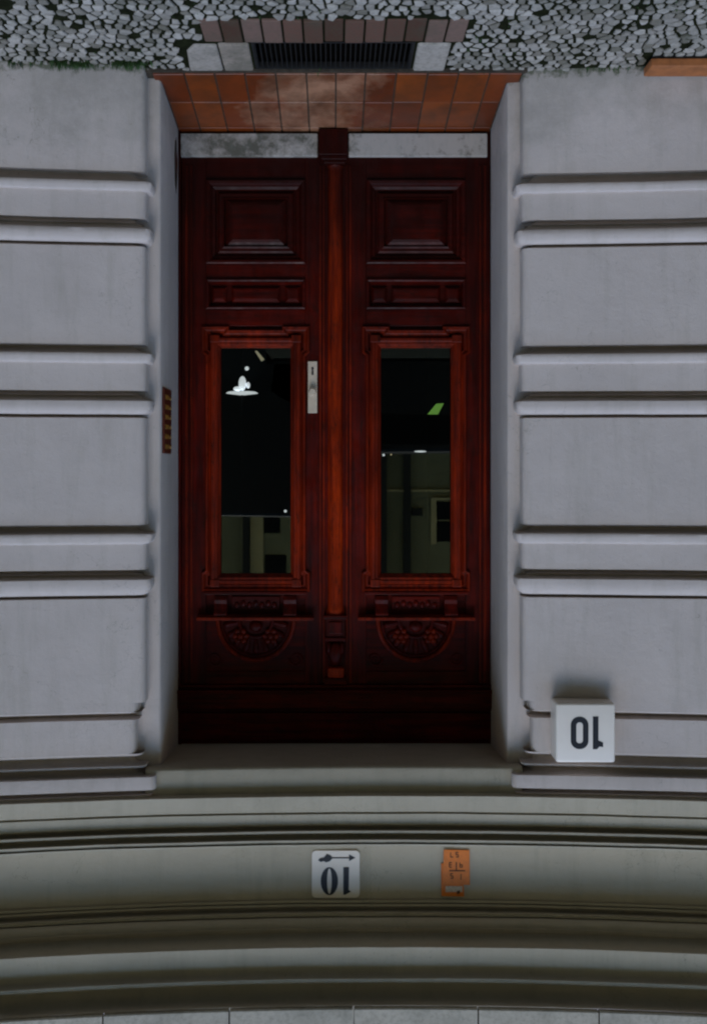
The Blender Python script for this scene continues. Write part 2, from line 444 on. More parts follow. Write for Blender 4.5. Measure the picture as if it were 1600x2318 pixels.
for side in (1, -1):
    d = 0 if side == 1 else 1
    blk = .074
    pier([(-.02, blk)] + P([(395, blk)] ), side, 'wall_block')
    def course(yb, e1, e2, e3):
        # moulding under the bead, bead, band, cove, roll, quirk, next block
        pier(P([(yb, blk), (yb + 1, .062), (yb + 2, .040)] + curve(yb + 2.5, .030, e1 - 2, .088) + [(e1, .098)]), side, 'cove_moulding')
        pier(P([(e1, .098), (e1 + 2, .1005), (e1 + 10, .100), (e1 + 16, .096)] + curve(e1 + 16, .096, e1 + 23, .078, 4, 1)), side, 'bead_moulding')
        pier(P([(e1 + 23, .078), (e2 - 21, .076)]), side, 'band')
        pier(P([(e2 - 21, .076), (e2 - 20.5, .060), (e2 - 20, .034)] + curve(e2 - 19.5, .030, e2 - 11, .062, 3) + [(e2 - 10, .052)] + curve(e2 - 10, .050, e2 - 1, .084, 4) + [(e2, .091)]), side, 'cove_moulding')
        pier(P([(e2, .091), (e2 + 2, .095), (e2 + 12, .096), (e2 + 22, .093), (e3 - 12, .084), (e3 - 8, .072), (e3 - 7, .040)]), side, 'roll_moulding')
        pier(P(curve(e3 - 7, .036, e3 - 1, .066, 3) + [(e3, blk)]), side, 'quirk_moulding')
    course(396, 417, 521, 563)
    pier(P([(563, blk), (783, blk)]), side, 'wall_block')
    course(784, 802, 907, 947)
    pier(P([(947, blk), (1187, blk)]), side, 'wall_block')
    course(1188, 1207, 1308, 1352)
    pier(P([(1352, blk), (1585, blk)]), side, 'wall_block')
    pier(P([(1585, blk), (1606, blk)]), side, 'wall_block', .03)
    pier(P([(1606, blk)] + [(1608, .055), (1609, .030), (1613, .022)] + [(1621, .050), (1623, .064)]), side, 'joint_moulding', .015)
    pier(P([(1623, .064), (1700, .064)]), side, 'wall_block', .03)
    pier(P([(1700, .064), (1704, .060), (1705, .030)] + curve(1706, .026, 1726, .072, 5) + [(1727, .078), (1731, .078), (1731.5, .05)] + curve(1732, .046, 1751, .108, 5) + [(1753, .114)]), side, 'capital_moulding', .0)
    pier(P([(1753, .114), (1755, .115), (1782, .115)]), side, 'capital_band', .0)
    pier(P([(1782, .115), (1783, .070)] + curve(1783, .066, 1793, .106, 3) + [(1794, .098)] + curve(1794, .098, 1803, .118, 3)), side, 'capital_moulding', .0)
    # step faces between pieces
    # jamb (front face + reveal)
    mb = MB()
    zs = [-.02 + 3.1 * i / 24 for i in range(25)]
    mb.grid([[(side * x, y, z) for x, y in ((1.0, .003), (.80, .002), (HW + .012, .0), (HW + .004, .004), (HW, .014), (HW + .001, .2), (HW, YD + .12))] for z in zs])
    mb.build('door_jamb', M_wall, bld, smooth=True, bend=True)
    mb = MB(); mb.box(side * .9, side * 3.0, .02, .5, -.02, 5.5); mb.build('wall', M_wall, bld, bend=True)

def run(prof, name, m, x0=-2.9, x1=2.9, n=110):
    mb = MB()
    mb.grid([[(x, -p + wob(x, z), z + wob(x + 5, z, .0016)) for x in xs_range(x0, x1, n)] for z, p in prof])
    return mb.build(name, m, bld, smooth=True, bend=True)
# lintel with soffit
zl = PZ(1735, CD - .075)
mb = MB()
mb.grid([[(x, y, z) for x in xs_range(-.78, .78, 16)] for y, z in ((YD + .10, zl + .054), (YD, zl + .050), (.2, zl + .026), (-.055, zl), (-.068, zl + .003), (-.075, zl + .012), (-.075, zl + .13))])
mb.build('lintel', M_sof, bld, smooth=True, bend=True)
# entablature
E = .122
run(P([(1806, .002)]) [0:0] + [(zf(1803, E), -.01), (zf(1803, E), E)], 'architrave_soffit', M_sof)
run(P([(1803, E), (1837, E)]), 'architrave_band', M_sof)
run(P([(1837, E), (1839, E - .006), (1842, E - .006), (1843, E + .004)]), 'architrave_groove', M_sof)
run(P([(1843, E + .004), (1868, E + .004)]), 'architrave_band', M_sof)
run(P([(1868, E + .004), (1869, E - .015)] + curve(1870, E - .02, 1880, E + .024, 5) + [(1881, E + .034), (1886, E + .034), (1887, E + .01)] + curve(1887, E + .004, 1901, E + .050, 5) + [(1902, E + .055), (1908, E + .055), (1908.5, E + .045)] + curve(1909, E + .045, 1912, E + .062, 3) + [(1916, E + .062)]), 'architrave_moulding', M_sof)
zt = zf(1916, E + .062)
run([(zt, E + .062), (zt + .004, .05)], 'architrave_top', M_sof)
FZ = .055
run([(zt - .02, FZ), (zf(2037, FZ), FZ)], 'frieze', M_sof)
cs = [(2037, FZ), (2037.5, FZ + .014), (2044, FZ + .014), (2045, FZ - .004), (2047, FZ + .024), (2052, FZ + .024), (2053, FZ + .0)] + curve(2053, FZ + .0, 2066, FZ + .050, 5) + \
     [(2067, FZ + .058), (2074, FZ + .058)] + curve(2074, FZ + .03, 2100, FZ + .095, 6, -1) + [(2101, FZ + .105), (2109, FZ + .105)] + curve(2111, FZ + .100, 2141, FZ + .200, 6) + [(2142, FZ + .212), (2143, FZ + .22)]
run(P(cs), 'cornice_moulding', M_sof)
C1 = FZ + .22
run(P([(2143, C1), (2145, C1 + .004), (2192, C1 + .004)]), 'cornice_fascia', M_sof)
run(P(curve(2192, C1 + .004, 2215, C1 + .040, 5) + [(2216, C1 + .05), (2224, C1 + .05), (2226, C1 + .02)] + curve(2227, C1 + .02, 2275, C1 + .115, 6) + [(2277, C1 + .125)]), 'cornice_moulding', M_sof)
C2 = C1 + .13
zb = zf(2284, C2)
edges = [-2.9] + [PX(x, CD - C2) for x in (1600 + 20, 1352, 1082, 800, 520, 240, -40)] + [2.9]
for a, b2 in zip(edges[:-1], edges[1:]):
    mb = MB(); n = 6; g = .003
    xs = xs_range(a + g, b2 - g, n)
    dz = random.uniform(-.001, .001)
    pr = [(-C2 + .02, zb + .0), (-C2 + .003, zb), (-C2, zb + .004), (-C2, zb + .26), (-C2 + .3, zb + .28)]
    mb.grid([[(x, y, z + dz) for x in xs] for y, z in pr])
    mb.face([(xs[0], y, z + dz) for y, z in pr]); mb.face([(xs[-1], y, z + dz) for y, z in pr])
    mb.build('ledge_block', M_ledge, bld, bend=True)
mb = MB(); mb.box(-3, 3, -.02, .5, zb + .1, 7.5); mb.build('upper_wall', M_sof, bld)
mb = MB(); mb.box(-.95, .95, .05, .55, zl + .07, zb + .1); mb.build('wall', M_sof, bld)

# dark hall behind the glass
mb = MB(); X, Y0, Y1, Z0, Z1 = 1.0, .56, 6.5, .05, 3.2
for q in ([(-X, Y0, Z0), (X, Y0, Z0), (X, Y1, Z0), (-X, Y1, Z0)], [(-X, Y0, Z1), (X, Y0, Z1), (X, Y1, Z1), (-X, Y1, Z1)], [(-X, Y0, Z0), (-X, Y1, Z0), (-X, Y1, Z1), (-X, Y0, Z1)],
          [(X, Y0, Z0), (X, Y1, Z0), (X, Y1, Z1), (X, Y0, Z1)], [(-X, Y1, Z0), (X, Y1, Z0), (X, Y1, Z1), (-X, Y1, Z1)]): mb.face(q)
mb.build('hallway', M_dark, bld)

# ------------------------------------------------------------------ entrance floor
zf0, zf1 = .018, .082
floor = MB()
floor.v += [(-.80, -.085, -.02), (.80, -.085, -.02), (-.80, -.085, zf0 - .006), (.80, -.085, zf0 - .006), (-.76, .56, zf1 + .012), (.76, .56, zf1 + .012)]
floor.f += [(0, 1, 3, 2), (2, 3, 5, 4)]
fl = tag(floor.build('entrance_floor', M_grout), 'sloping entrance floor laid with worn terracotta tiles', kind='structure')
def ftop(y): return zf0 + (zf1 - zf0) * (y + .085) / (YD + .085)
joints = [PX(x, CD + .08) for x in (1164, 1095, 1027, 960, 892, 825, 760, 696, 629, 562, 496, 430, 362)]
rowsY = [(-.082, .155), (.158, .398), (.401, .52)]
for r, (ya, yb) in enumerate(rowsY):
    for k in range(12):
        a, b2 = joints[k], joints[k + 1]
        a, b2 = max(a, -.79), min(b2, .79)
        if r and k == 0: a = max(a, -.728)
        if r and k == 11: b2 = min(b2, .728)
        j = random.uniform(-.0018, .0018); g = .003
        mb = MB(); n = 0
        if r == 0 and k in (0, 11):
            s_ = 1 if k == 11 else -1
            xin = b2 if k == 0 else a
            xo = a if k == 0 else b2
            P4 = [(xin, ya), (xo, ya), (xo, -.012), (s_ * .727, -.006), (s_ * .727, yb), (xin, yb)]
            g = .003; P4 = [(x + (g if x < (a + b2) / 2 and abs(x - xin) < 1e-6 else -g if abs(x - xin) < 1e-6 else 0), y) for x, y in P4]
        else: P4 = [(a + g, ya), (b2 - g, ya), (b2 - g, yb), (a + g, yb)]
        L = len(P4)
        mb.v = [(x, y, ftop(y) - .02) for x, y in P4] + [(x, y, ftop(y) + j) for x, y in P4]
        mb.f = [tuple(range(L)), tuple(range(L, 2 * L))] + [(i, (i + 1) % L, L + (i + 1) % L, L + i) for i in range(L)]
        mb.build('tile', M_tile, fl, bevel=.002, seg=1)
# dark riser strip of the step
mb = MB(); mb.box(-.80, .80, -.094, -.0865, -.02, zf0 - .006); mb.build('step_edge', M_grout, fl)

# ------------------------------------------------------------------ double door
DD = CD + YD                                # depth of the door plane
def dx(x): return PX(x, DD)
def dz(y): return PZ(y, DD)
def dbox(mb, x0, x1, y0, y1, q, back=.03): mb.box(dx(x0), dx(x1), YD - q, YD + back, dz(y0), dz(y1))
def panelpart(name, x0, x1, y0, y1, q, par_, m=None, bevel=.002, back=.03):
    mb = MB(); dbox(mb, x0, x1, y0, y1, q, back); return mb.build(name, m or M_wx, par_, bevel=bevel)
def frame_part(name, x0, x1, y0, y1, prof, par_, m=None):
    """mitred moulding; prof: list of (inset px, projection m)"""
    mb = MB(); rows = []
    for ins, q in prof:
        a, b2, c2, d2 = dx(x0 + ins), dx(x1 - ins), dz(y0 + ins), dz(y1 - ins)
        rows.append([(a, YD - q, c2), (b2, YD - q, c2), (b2, YD - q, d2), (a, YD - q, d2), (a, YD - q, c2)])
    mb.grid(rows); return mb.build(name, m or M_wx, par_)
def poly_moulding(name, poly, prof, par_, m=None):
    """closed outline (px); prof: list of (offset inward px, projection)"""
    pts_ = poly; n = len(pts_); rows = []
    ar = sum(pts_[i][0] * pts_[(i + 1) % n][1] - pts_[(i + 1) % n][0] * pts_[i][1] for i in range(n)); s_ = 1 if ar > 0 else -1
    for ins, q in prof:
        row = []
        for i in range(n):
            p0, p1, p2 = pts_[i - 1], pts_[i], pts_[(i + 1) % n]
            def nrm(a, b3):
                ex, ey = b3[0] - a[0], b3[1] - a[1]; L = math.hypot(ex, ey) or 1; return (-ey / L * s_, ex / L * s_)
            n1, n2 = nrm(p0, p1), nrm(p1, p2)
            k = 1 + n1[0] * n2[0] + n1[1] * n2[1]; k = max(k, .3)
            ox, oy = (n1[0] + n2[0]) / k * ins, (n1[1] + n2[1]) / k * ins
            row.append((dx(p1[0] + ox), YD - q, dz(p1[1] + oy)))
        row.append(row[0]); rows.append(row)
    mb = MB(); mb.grid(rows); return mb.build(name, m or M_wz, par_)

def leaf(c, xo, xi, label):
    """c: centre line of the glass, xo: outer edge, xi: inner (meeting) edge, all in photo px"""
    lf = tag(empty('door_leaf'), label); lf.parent = bld
    s = 1 if xi > xo else -1
    # stiles and rails
    H = 112
    panelpart('stile', xo, c - s * H, 300, 1548, 0, lf, M_wz)
    panelpart('stile', c + s * H, xi, 300, 1548, .0, lf, M_wz)
    # beads along the stiles
    for a in ((xo + s * 8, xo + s * 14), (xo + s * 20, xo + s * 24)):
        panelpart('bead', a[0], a[1], 375, 1545, .007, lf, M_fr, .0015)
    for a in ((xi - s * 8, xi - s * 4), (xi - s * 16, xi - s * 12)):
        panelpart('bead', a[0], a[1], 375, 1545, .008, lf, M_fr, .0015)
    for y0, y1 in ((300, 408), (598, 632), (700, 738), (1520, 1548)):
        panelpart('rail', c - s * H, c + s * H, y0, y1, -.001, lf, M_wx)
    # lower square panel
    panelpart('panel', c - H, c + H, 408, 598, -.022, lf, M_wx)
    x0, x1 = c - H, c + H
    frame_part('moulding', x0 + 0, x1, 408, 598, [(0, 0), (0, .012), (3, .016), (8, .014), (12, .004), (14, -.004), (20, -.010), (22, -.022)], lf)
    frame_part('moulding', x0 + 26, x1 - 26, 434, 572, [(0, -.022), (0, -.012), (4, -.006), (10, -.006), (14, -.002), (16, -.022)], lf)
    mb = MB()
    ring = []
    for ins, q in ((44, -.022), (44, -.016), (54, -.004), (60, .0), (64, .0)):
        a, b2, c2, d2 = dx(x0 + ins), dx(x1 - ins), dz(408 + ins * .93), dz(598 - ins * .93)
        ring.append([(a, YD - q, c2), (b2, YD - q, c2), (b2, YD - q, d2), (a, YD - q, d2), (a, YD - q, c2)])
    mb.grid(ring); mb.face(ring[-1][:-1]); mb.build('raised_panel', M_wx, lf)
    # middle three-part panel
    panelpart('panel', c - H, c + H, 632, 700, -.020, lf, M_wx)
    frame_part('moulding', x0, x1, 632, 700, [(0, 0), (0, .010), (3, .013), (6, .010), (9, -.008), (11, -.020)], lf)
    for a, b2 in ((-100, -66), (-55, 55), (66, 100)):
        mb = MB(); ring = []
        for ins, q in ((0, -.020), (0, -.012), (5, -.002), (9, .0)):
            X0, X1, Y0_, Y1_ = dx(c + a + ins), dx(c + b2 - ins), dz(648 + ins), dz(685 - ins)
            ring.append([(X0, YD - q, Y0_), (X1, YD - q, Y0_), (X1, YD - q, Y1_), (X0, YD - q, Y1_), (X0, YD - q, Y0_)])
        mb.grid(ring); mb.face(ring[-1][:-1]); mb.build('raised_panel', M_wx, lf)
    # field round the window
    for bx in ((c - H, c - 79, 738, 1336), (c + 79, c + H, 738, 1336), (c - 79, c + 79, 738, 781), (c - 79, c + 79, 1302, 1336)):
        panelpart('field', bx[0], bx[1], bx[2], bx[3], -.012, lf, M_wz, 0)
    o_ = [(-122, 739), (-60, 739), (-60, 747), (60, 747), (60, 739), (122, 739), (122, 798), (113, 806), (113, 1290), (122, 1296), (122, 1338), (-122, 1338), (-122, 1296), (-113, 1290), (-113, 806), (-122, 798)]
    poly_moulding('window_surround', [(c + a, b2) for a, b2 in o_], [(0, 0), (0, .012), (2, .017), (5, .016), (8, .007), (10, .004), (14, .004), (15, -.002), (17, -.012)], lf, M_fr)
    frame_part('window_frame', c - 102, c + 102, 764, 1322, [(0, -.012), (0, .010), (3, .016), (8, .016), (11, .011), (15, .011), (18, .004), (23, -.010), (23, -.022)], lf, M_fr)
    # little ears at the frame corners
    for sx_ in (-1, 1):
        for yy in (760, 1312):
            mb = MB(); dbox(mb, c + sx_ * 92 - 11, c + sx_ * 92 + 11, yy - 1, yy + 16, .019, -.0); mb.build('corner_block', M_fr, lf, bevel=.003)
    mb = MB(); mb.box(dx(c - 82), dx(c + 82), YD + .022, YD + .026, dz(776), dz(1306)); mb.build('window_pane', M_glass, lf)
    # carved head: plinth, consoles, frieze, shelf
    panelpart('panel', c - H, c + H, 1338, 1522, -.012, lf, M_wx, 0)
    panelpart('shelf', c - 116, c + 116, 1338, 1345, .022, lf, M_wx)
    panelpart('carved_panel', c - 55, c + 55, 1350, 1382, .0, lf, M_wx, .003)
    for k in range(-3, 4):
        mb = MB(); mb.ball((dx(c + k * 14), YD - .001, dz(1366 + (k % 2) * 4)), .012, .007, .016, 10, 6); mb.build('carved_leaf', M_wz, lf, smooth=True)
    for sx_ in (-1, 1):
        cx_ = c + sx_ * 78
        mb = MB(); w_ = .030
        side_ = [(.0, 1346), (.018, 1348), (.026, 1356), (.022, 1366), (.030, 1376), (.044, 1386), (.044, 1390), (-.012, 1390), (-.012, 1346)]
        n = len(side_); mb.v = [(dx(cx_) - w_, YD - q, dz(y)) for q, y in side_] + [(dx(cx_) + w_, YD - q, dz(y)) for q, y in side_]
        mb.f = [tuple(range(n)), tuple(range(2 * n - 1, n - 1, -1))] + [(i, (i + 1) % n, n + (i + 1) % n, n + i) for i in range(n)]
        mb.build('console', M_wz, lf, bevel=.002)
    panelpart('shelf', c - 126, c + 126, 1390, 1394, .040, lf, M_wx)
    panelpart('shelf', c - 131, c + 131, 1394, 1401, .052, lf, M_fr)
    # lunette with shell
    cy_, rr = 1402, 86
    def arc(r, q0, rad, nm, seg=28, m=None):
        mb = MB(); mb.tube([(dx(c + r * math.cos(math.pi * i / seg)), YD - q0, dz(cy_ + r * 1.08 * math.sin(math.pi * i / seg))) for i in range(seg + 1)], rad, 8)
        return mb.build(nm, m or M_wx, lf, smooth=True)
    arc(rr, .0, .0105, 'arch_moulding', m=M_fr); arc(rr - 9, -.004, .0055, 'arch_moulding'); arc(38, -.004, .008, 'arch_moulding')
    for k in range(9):
        a = math.pi * (k + .5) / 9
        p0 = (c + 42 * math.cos(a), cy_ + 44 * math.sin(a)); p1 = (c + 74 * math.cos(a), cy_ + 80 * math.sin(a))
        mb = MB(); mb.tube([(dx(p0[0] + (p1[0] - p0[0]) * f), YD + .010, dz(p0[1] + (p1[1] - p0[1]) * f)) for f in (0, .3, .6, .85, 1)], [.007, .011, .0145, .015, .006], 8)
        mb.build('shell_rib', M_wx, lf, smooth=True)
    for sx_ in (-1, 1):                    # rosettes
        q = MB(); q.ball((dx(c + sx_ * 34), YD - .006, dz(1440)), .016, .014, .016, 12, 6)
        for k in range(6):
            a = k * math.pi / 3; q.ball((dx(c + sx_ * 34) + .026 * math.cos(a), YD + .0, dz(1440) + .026 * math.sin(a)), .014, .010, .014, 8, 6)
        q.build('rosette', M_fr, lf, smooth=True)
    q = MB(); q.ball((dx(c), YD, dz(1418)), .030, .016, .028, 14, 8); q.build('carved_boss', M_wx, lf, smooth=True)
    # spandrel scrolls
    for sx_ in (-1, 1):
        mb = MB(); pts2 = []
        for i in range(22):
            a = i / 21 * 3.4 * math.pi; r_ = 17 * (1 - i / 26)
            pts2.append((dx(c + sx_ * (92 - r_ * math.cos(a))), YD + .008, dz(1500 - 8 + r_ * math.sin(a))))
        mb.tube(pts2, [.006 * (1 - i / 40) for i in range(22)], 6); mb.build('scroll', M_wx, lf, smooth=True)
    return lf
LA = leaf(579, 412, 739, 'door leaf with the pale lock plate on its meeting stile')
LB = leaf(941, 1108, 779, 'door leaf without a lock plate')

# weather boards of pale stone
for a, b2, m_, nm in ((411, 719, M_mar_dirty, 'grimy pale kick board with dark moss stains'), (789, 1101, M_mar_clean, 'cleaner pale kick board')):
    par_ = LA if a == 411 else LB
    o = panelpart('kick_board', a, b2, 305, 357, .022, par_, m_, .003, .0); o['label'] = nm
# meeting post: round astragal, base and carved capital
post = tag(empty('door_post'), 'rounded red centre post between the door leaves'); post.parent = bld
mb = MB(); sh = []
for y_, r_ in ((372, .036), (378, .040), (384, .034), (392, .036), (1368, .036), (1376, .040), (1384, .044), (1392, .040)):
    sh.append([(dx(759) + r_ * math.cos(math.pi * k / 14), YD + .004 - r_ * .95 * math.sin(math.pi * k / 14), dz(y_)) for k in range(15)])
mb.grid(sh); mb.build('shaft', M_post, post, smooth=True)
panelpart('fillet', 735, 783, 372, 1545, .004, post, M_wz)
panelpart('base', 721, 787, 299, 358, .052, post, M_wz, .004); panelpart('base', 727, 785, 358, 368, .048, post, M_wz, .004); panelpart('base', 733, 781, 368, 376, .044, post, M_wz, .003)
panelpart('capital', 733, 785, 1390, 1398, .048, post, M_wx, .003)
panelpart('capital', 738, 780, 1398, 1440, .034, post, M_wz, .004)
panelpart('capital', 743, 775, 1404, 1432, .042, post, M_wz, .006)
panelpart('capital', 736, 782, 1440, 1448, .044, post, M_wx, .003)
mb = MB(); mb.ball((dx(759), YD - .022, dz(1478)), .034, .022, .056, 14, 10); mb.build('carved_drop', M_wz, post, smooth=True)
for sx_ in (-1, 1):
    mb = MB(); mb.ball((dx(759 + sx_ * 15), YD - .020, dz(1465)), .014, .020, .034, 10, 8); mb.build('carved_leaf', M_wz, post, smooth=True)
panelpart('capital', 742, 778, 1508, 1530, .050, post, M_post, .006); panelpart('capital', 734, 784, 1531, 1546, .040, post, M_wx, .004)
# transom
tr_ = tag(empty('door_transom'), 'dark moulded wooden beam over both door leaves'); tr_.parent = bld
panelpart('beam', 405, 1115, 1549, 1690, -.004, tr_, M_wx, 0)
panelpart('moulding', 405, 1115, 1549, 1556, .022, tr_, M_wx, .003); panelpart('moulding', 405, 1115, 1558, 1565, .050, tr_, M_wx, .003)
panelpart('moulding', 405, 1115, 1565, 1600, .040, tr_, M_wx, .003); panelpart('moulding', 405, 1115, 1601, 1606, .028, tr_, M_wx, .002)
panelpart('moulding', 405, 1115, 1612, 1672, .014, tr_, M_wx, .004)
# lock plate on the left-hand stile in the picture
lp = MB(); lp.box(dx(697), dx(718), YD - .007, YD - .0005, dz(818), dz(935)); o = lp.build('lock_plate', M_brass, LA, bevel=.002); o['label'] = 'pale narrow lock plate with keyhole'
mb = MB(); mb.ball((dx(707.5), YD - .008, dz(834)), .006, .002, .006); mb.prism([(dx(707.5) - .0035, dz(836)), (dx(707.5) + .0035, dz(836)), (dx(707.5) + .005, dz(849)), (dx(707.5) - .005, dz(849))], YD - .009, YD - .006); mb.build('keyhole', M_black, LA)
mb = MB(); mb.tube([(dx(707.5), YD - .006, dz(888)), (dx(707.5), YD - .020, dz(888)), (dx(707.5), YD - .030, dz(888)), (dx(707.5), YD - .040, dz(888))], [.010, .009, .019, .014], 16); mb.build('door_knob', M_brass, LA, smooth=True)
# dark gap frame against the jambs
dfm = tag(empty('door_frame'), 'thin dark wooden frame round the door'); dfm.parent = bld
for a, b2 in ((400, 411), (1109, 1120)): panelpart('frame_post', a, b2, 290, 1690, .012, dfm, M_wz, .002)

# ------------------------------------------------------------------ call panel on the reveal
cp = tag(empty('call_panel', (HW, .10, 1.45)), 'narrow brown doorbell panel with brass buttons on the door reveal', 'doorbell panel')
def rx_(y): return HW - (BK * 0)           # reveal x
zc0, zc1 = PZ(880, CD + .09), PZ(1027, CD + .09)
mb = MB(); mb.box(HW - .011, HW + .002, .03, .205, zc0, zc1)
under(mb.build('panel', M_panel, bevel=.003), cp)
for k in range(6):
    z_ = zc0 + .04 + (zc1 - zc0 - .07) * k / 5
    mb = MB(); mb.box(HW - .0135, HW - .0105, .05, .125, z_ - .010, z_ + .010); under(mb.build('name_plate', M_button, bevel=.001), cp)
    mb = MB(); mb.tube([(HW - .010, .155, z_), (HW - .018, .155, z_)], .008, 12); under(mb.build('button', M_button), cp)
for o in cp.children: o.location.y -= (BK * HW * HW + BM * HW)

# broken plaster on the same reveal, low down beside the door
for y0_, y1_, d0, d1, m_ in ((322, 436, .36, .438, M_opp2), (345, 400, .385, .438, M_board)):
    pl = []
    for i in range(18):
        a = 2 * math.pi * i / 18; rr_ = 1 + .28 * noise.noise(Vector((i * .9, y0_, 0)))
        pl.append(((d0 + d1) / 2 + (d1 - d0) / 2 * math.cos(a) * rr_ - .003, PZ((y0_ + y1_) / 2, DD - .04) + (y1_ - y0_) / 2 * 4.6 / FP * math.sin(a) * rr_))
    off = BK * HW * HW + BM * HW; q_ = .0012 if y0_ == 322 else .002
    mb = MB(); mb.face([(HW - q_, a - off, b2) for a, b2 in pl]); n = len(pl)
    mb.v += [(HW + .003, a - off, b2) for a, b2 in pl]; mb.f += [(i, (i + 1) % n, n + (i + 1) % n, n + i) for i in range(n)]
    mb.build('broken_plaster', M_grout if y0_ == 322 else M_panel, bld)
# ------------------------------------------------------------------ number lamp
def ring_poly(cx, cz, w, h, r, n=8):
    o = []
    for qx, qz, a0 in ((1, 1, 0), (-1, 1, 90), (-1, -1, 180), (1, -1, 270)):
        for i in range(n + 1):
            a = R(a0 + 90 * i / n); o.append((cx + qx * (w / 2 - r) + r * math.cos(a), cz + qz * (h / 2 - r) + r * math.sin(a)))
    return o
def ring(mb, outer, inner, y0, y1):
    n = len(outer)
    rows = [[(x, y1, z) for x, z in outer], [(x, y0, z) for x, z in outer], [(x, y0, z) for x, z in inner], [(x, y1, z) for x, z in inner]]
    mb.grid([r + [r[0]] for r in rows])
bx_y = -.074 - (BK * 1.0 - BM * 1.0)
DF = CD - .185
X0, X1 = PX(1258, DF), PX(1392, DF); Z0, Z1 = PZ(1592, DF), PZ(1727, DF); YF = DF - CD
hb = tag(empty('house_number_lamp', ((X0 + X1) / 2, -.1, Z0)), 'white box lamp with a bold sans serif 10 on the pier', 'house number')
mb = MB(); mb.box(X0, X1, YF, -.07, Z0, Z1); under(mb.build('casing', M_white, bevel=.011, seg=4, smooth=True), hb)
mb = MB()
cx0 = PX(1311, DF); cz = PZ(1659, DF); hh = 73 * DF / FP
mb.v = []; ring(mb, ring_poly(cx0, cz, 40 * DF / FP, hh, 19 * DF / FP), ring_poly(cx0, cz, 15 * DF / FP, hh - 25 * DF / FP, 7.4 * DF / FP), YF - .0015, YF + .001)
under(mb.build('digit', M_black), hb)
mb = MB(); pl = [(1341, 1622), (1353.5, 1622), (1353.5, 1676), (1364, 1681), (1364, 1691), (1356, 1690), (1350, 1696), (1341, 1696)]
mb.prism([(PX(a, DF), PZ(b2, DF)) for a, b2 in pl], YF - .0015, YF + .001); under(mb.build('digit', M_black), hb)

# ------------------------------------------------------------------ number plate on the frieze
DFZ = CD - FZ - .006
YP = -FZ - .006
np_ = tag(empty('number_plate', (PX(760, DFZ), -FZ, PZ(1924, DFZ))), 'white enamel plate with a serif 10 and an arrow above the door', 'house number')
pp = lambda a, b2: (PX(a, DFZ), PZ(b2, DFZ))
cxp, czp = pp(760, 1979); sw = 108 * DFZ / FP; 
mb = MB(); mb.prism(ring_poly(cxp, czp, sw, 107 * DFZ / FP, .018), YP, YP + .006); under(mb.build('plate', M_white, bevel=.0015), np_)
def ell(cx, cy, rx, ry, n=28): return [pp(cx + rx * math.cos(2 * math.pi * i / n), cy + ry * math.sin(2 * math.pi * i / n)) for i in range(n)]
mb = MB(); ring(mb, ell(745.5, 1994.5, 19.5, 31.5), ell(745.5, 1994.5, 5.2, 29), YP - .0015, YP + .001); under(mb.build('digit', M_black), np_)
mb = MB(); mb.prism([pp(a, b2) for a, b2 in ((777, 1963), (790, 1963), (789, 2014), (794, 2018), (789, 2021), (782, 2025), (777, 2025))], YP - .0015, YP + .001); under(mb.build('digit', M_black), np_)
mb = MB()
mb.prism([pp(a, b2) for a, b2 in ((750, 1940.5), (792, 1940.5), (792, 1943), (750, 1943))], YP - .0015, YP + .001)
mb.prism([pp(a, b2) for a, b2 in ((790, 1934), (804, 1941.5), (790, 1949))], YP - .0016, YP + .0011)
mb.prism([pp(a, b2) for a, b2 in ((753, 1942), (747, 1949), (738, 1952), (733, 1949), (726, 1951), (720, 1947), (724, 1943), (733, 1941), (740, 1933), (748, 1936))], YP - .0017, YP + .0012)
under(mb.build('arrow', M_black), np_)
for o in np_.children: pass

# ------------------------------------------------------------------ orange utility sign
og = tag(empty('utility_sign', (PX(1030, DFZ), -FZ, PZ(1924, DFZ))), 'small orange metal marker sign with a T mark above the door', 'sign')
mb = MB(); mb.prism([pp(a, b2) for a, b2 in ((998, 1955), (1048, 1955), (1050, 2030), (999, 2029))], YP + .001, YP + .005); under(mb.build('back_plate', M_orange, bevel=.001), og)
mb = MB(); mb.prism([pp(a, b2) for a, b2 in ((1004, 1923), (1062, 1924), (1063, 2003), (1002, 2002))], YP - .003, YP + .0005); under(mb.build('front_plate', M_orange, bevel=.001), og)
mb = MB(); bxx = lambda a, b2, c2, d2, q: mb.prism([pp(a, c2), pp(b2, c2), pp(b2, d2), pp(a, d2)], q, q + .002)
bxx(1016, 1052, 1969, 1971.5, YP - .0042); bxx(1031, 1033.5, 1951, 1969, YP - .0043)
def glyph(x, y, s, segs):                 # small seven-stroke digits, turned like the sign
    w_, h_ = 3.4 * s, 6.5 * s; th = .9
    S = {'t': (x - w_, x + w_, y + h_ - th, y + h_ + th), 'm': (x - w_, x + w_, y - th, y + th), 'b': (x - w_, x + w_, y - h_ - th, y - h_ + th),
         'l': (x + w_ - th, x + w_ + th, y, y + h_), 'r': (x - w_ - th, x - w_ + th, y, y + h_), 'L': (x + w_ - th, x + w_ + th, y - h_, y), 'R': (x - w_ - th, x - w_ + th, y - h_, y)}
    for k in segs: bxx(*S[k], YP - .0040 - .00005 * ord(k) / 20)
glyph(1046, 1984, 1.0, 'rR'); glyph(1022, 1982, .8, 'tlmRb'); glyph(1019, 1957, .8, 'tmbrR'); glyph(1043, 1957, .8, 'tlmrR'); glyph(1022, 1934, .8, 'trR'); glyph(1034, 1934, .8, 'tlmRb')
under(mb.build('lettering', M_oprint), og)
mb = MB(); mb.prism([pp(a, b2) for a, b2 in ((1008, 2006), (1046, 2006), (1046, 2019), (1008, 2019))], YP - .001, YP + .0005); under(mb.build('label_strip', M_opale), og)
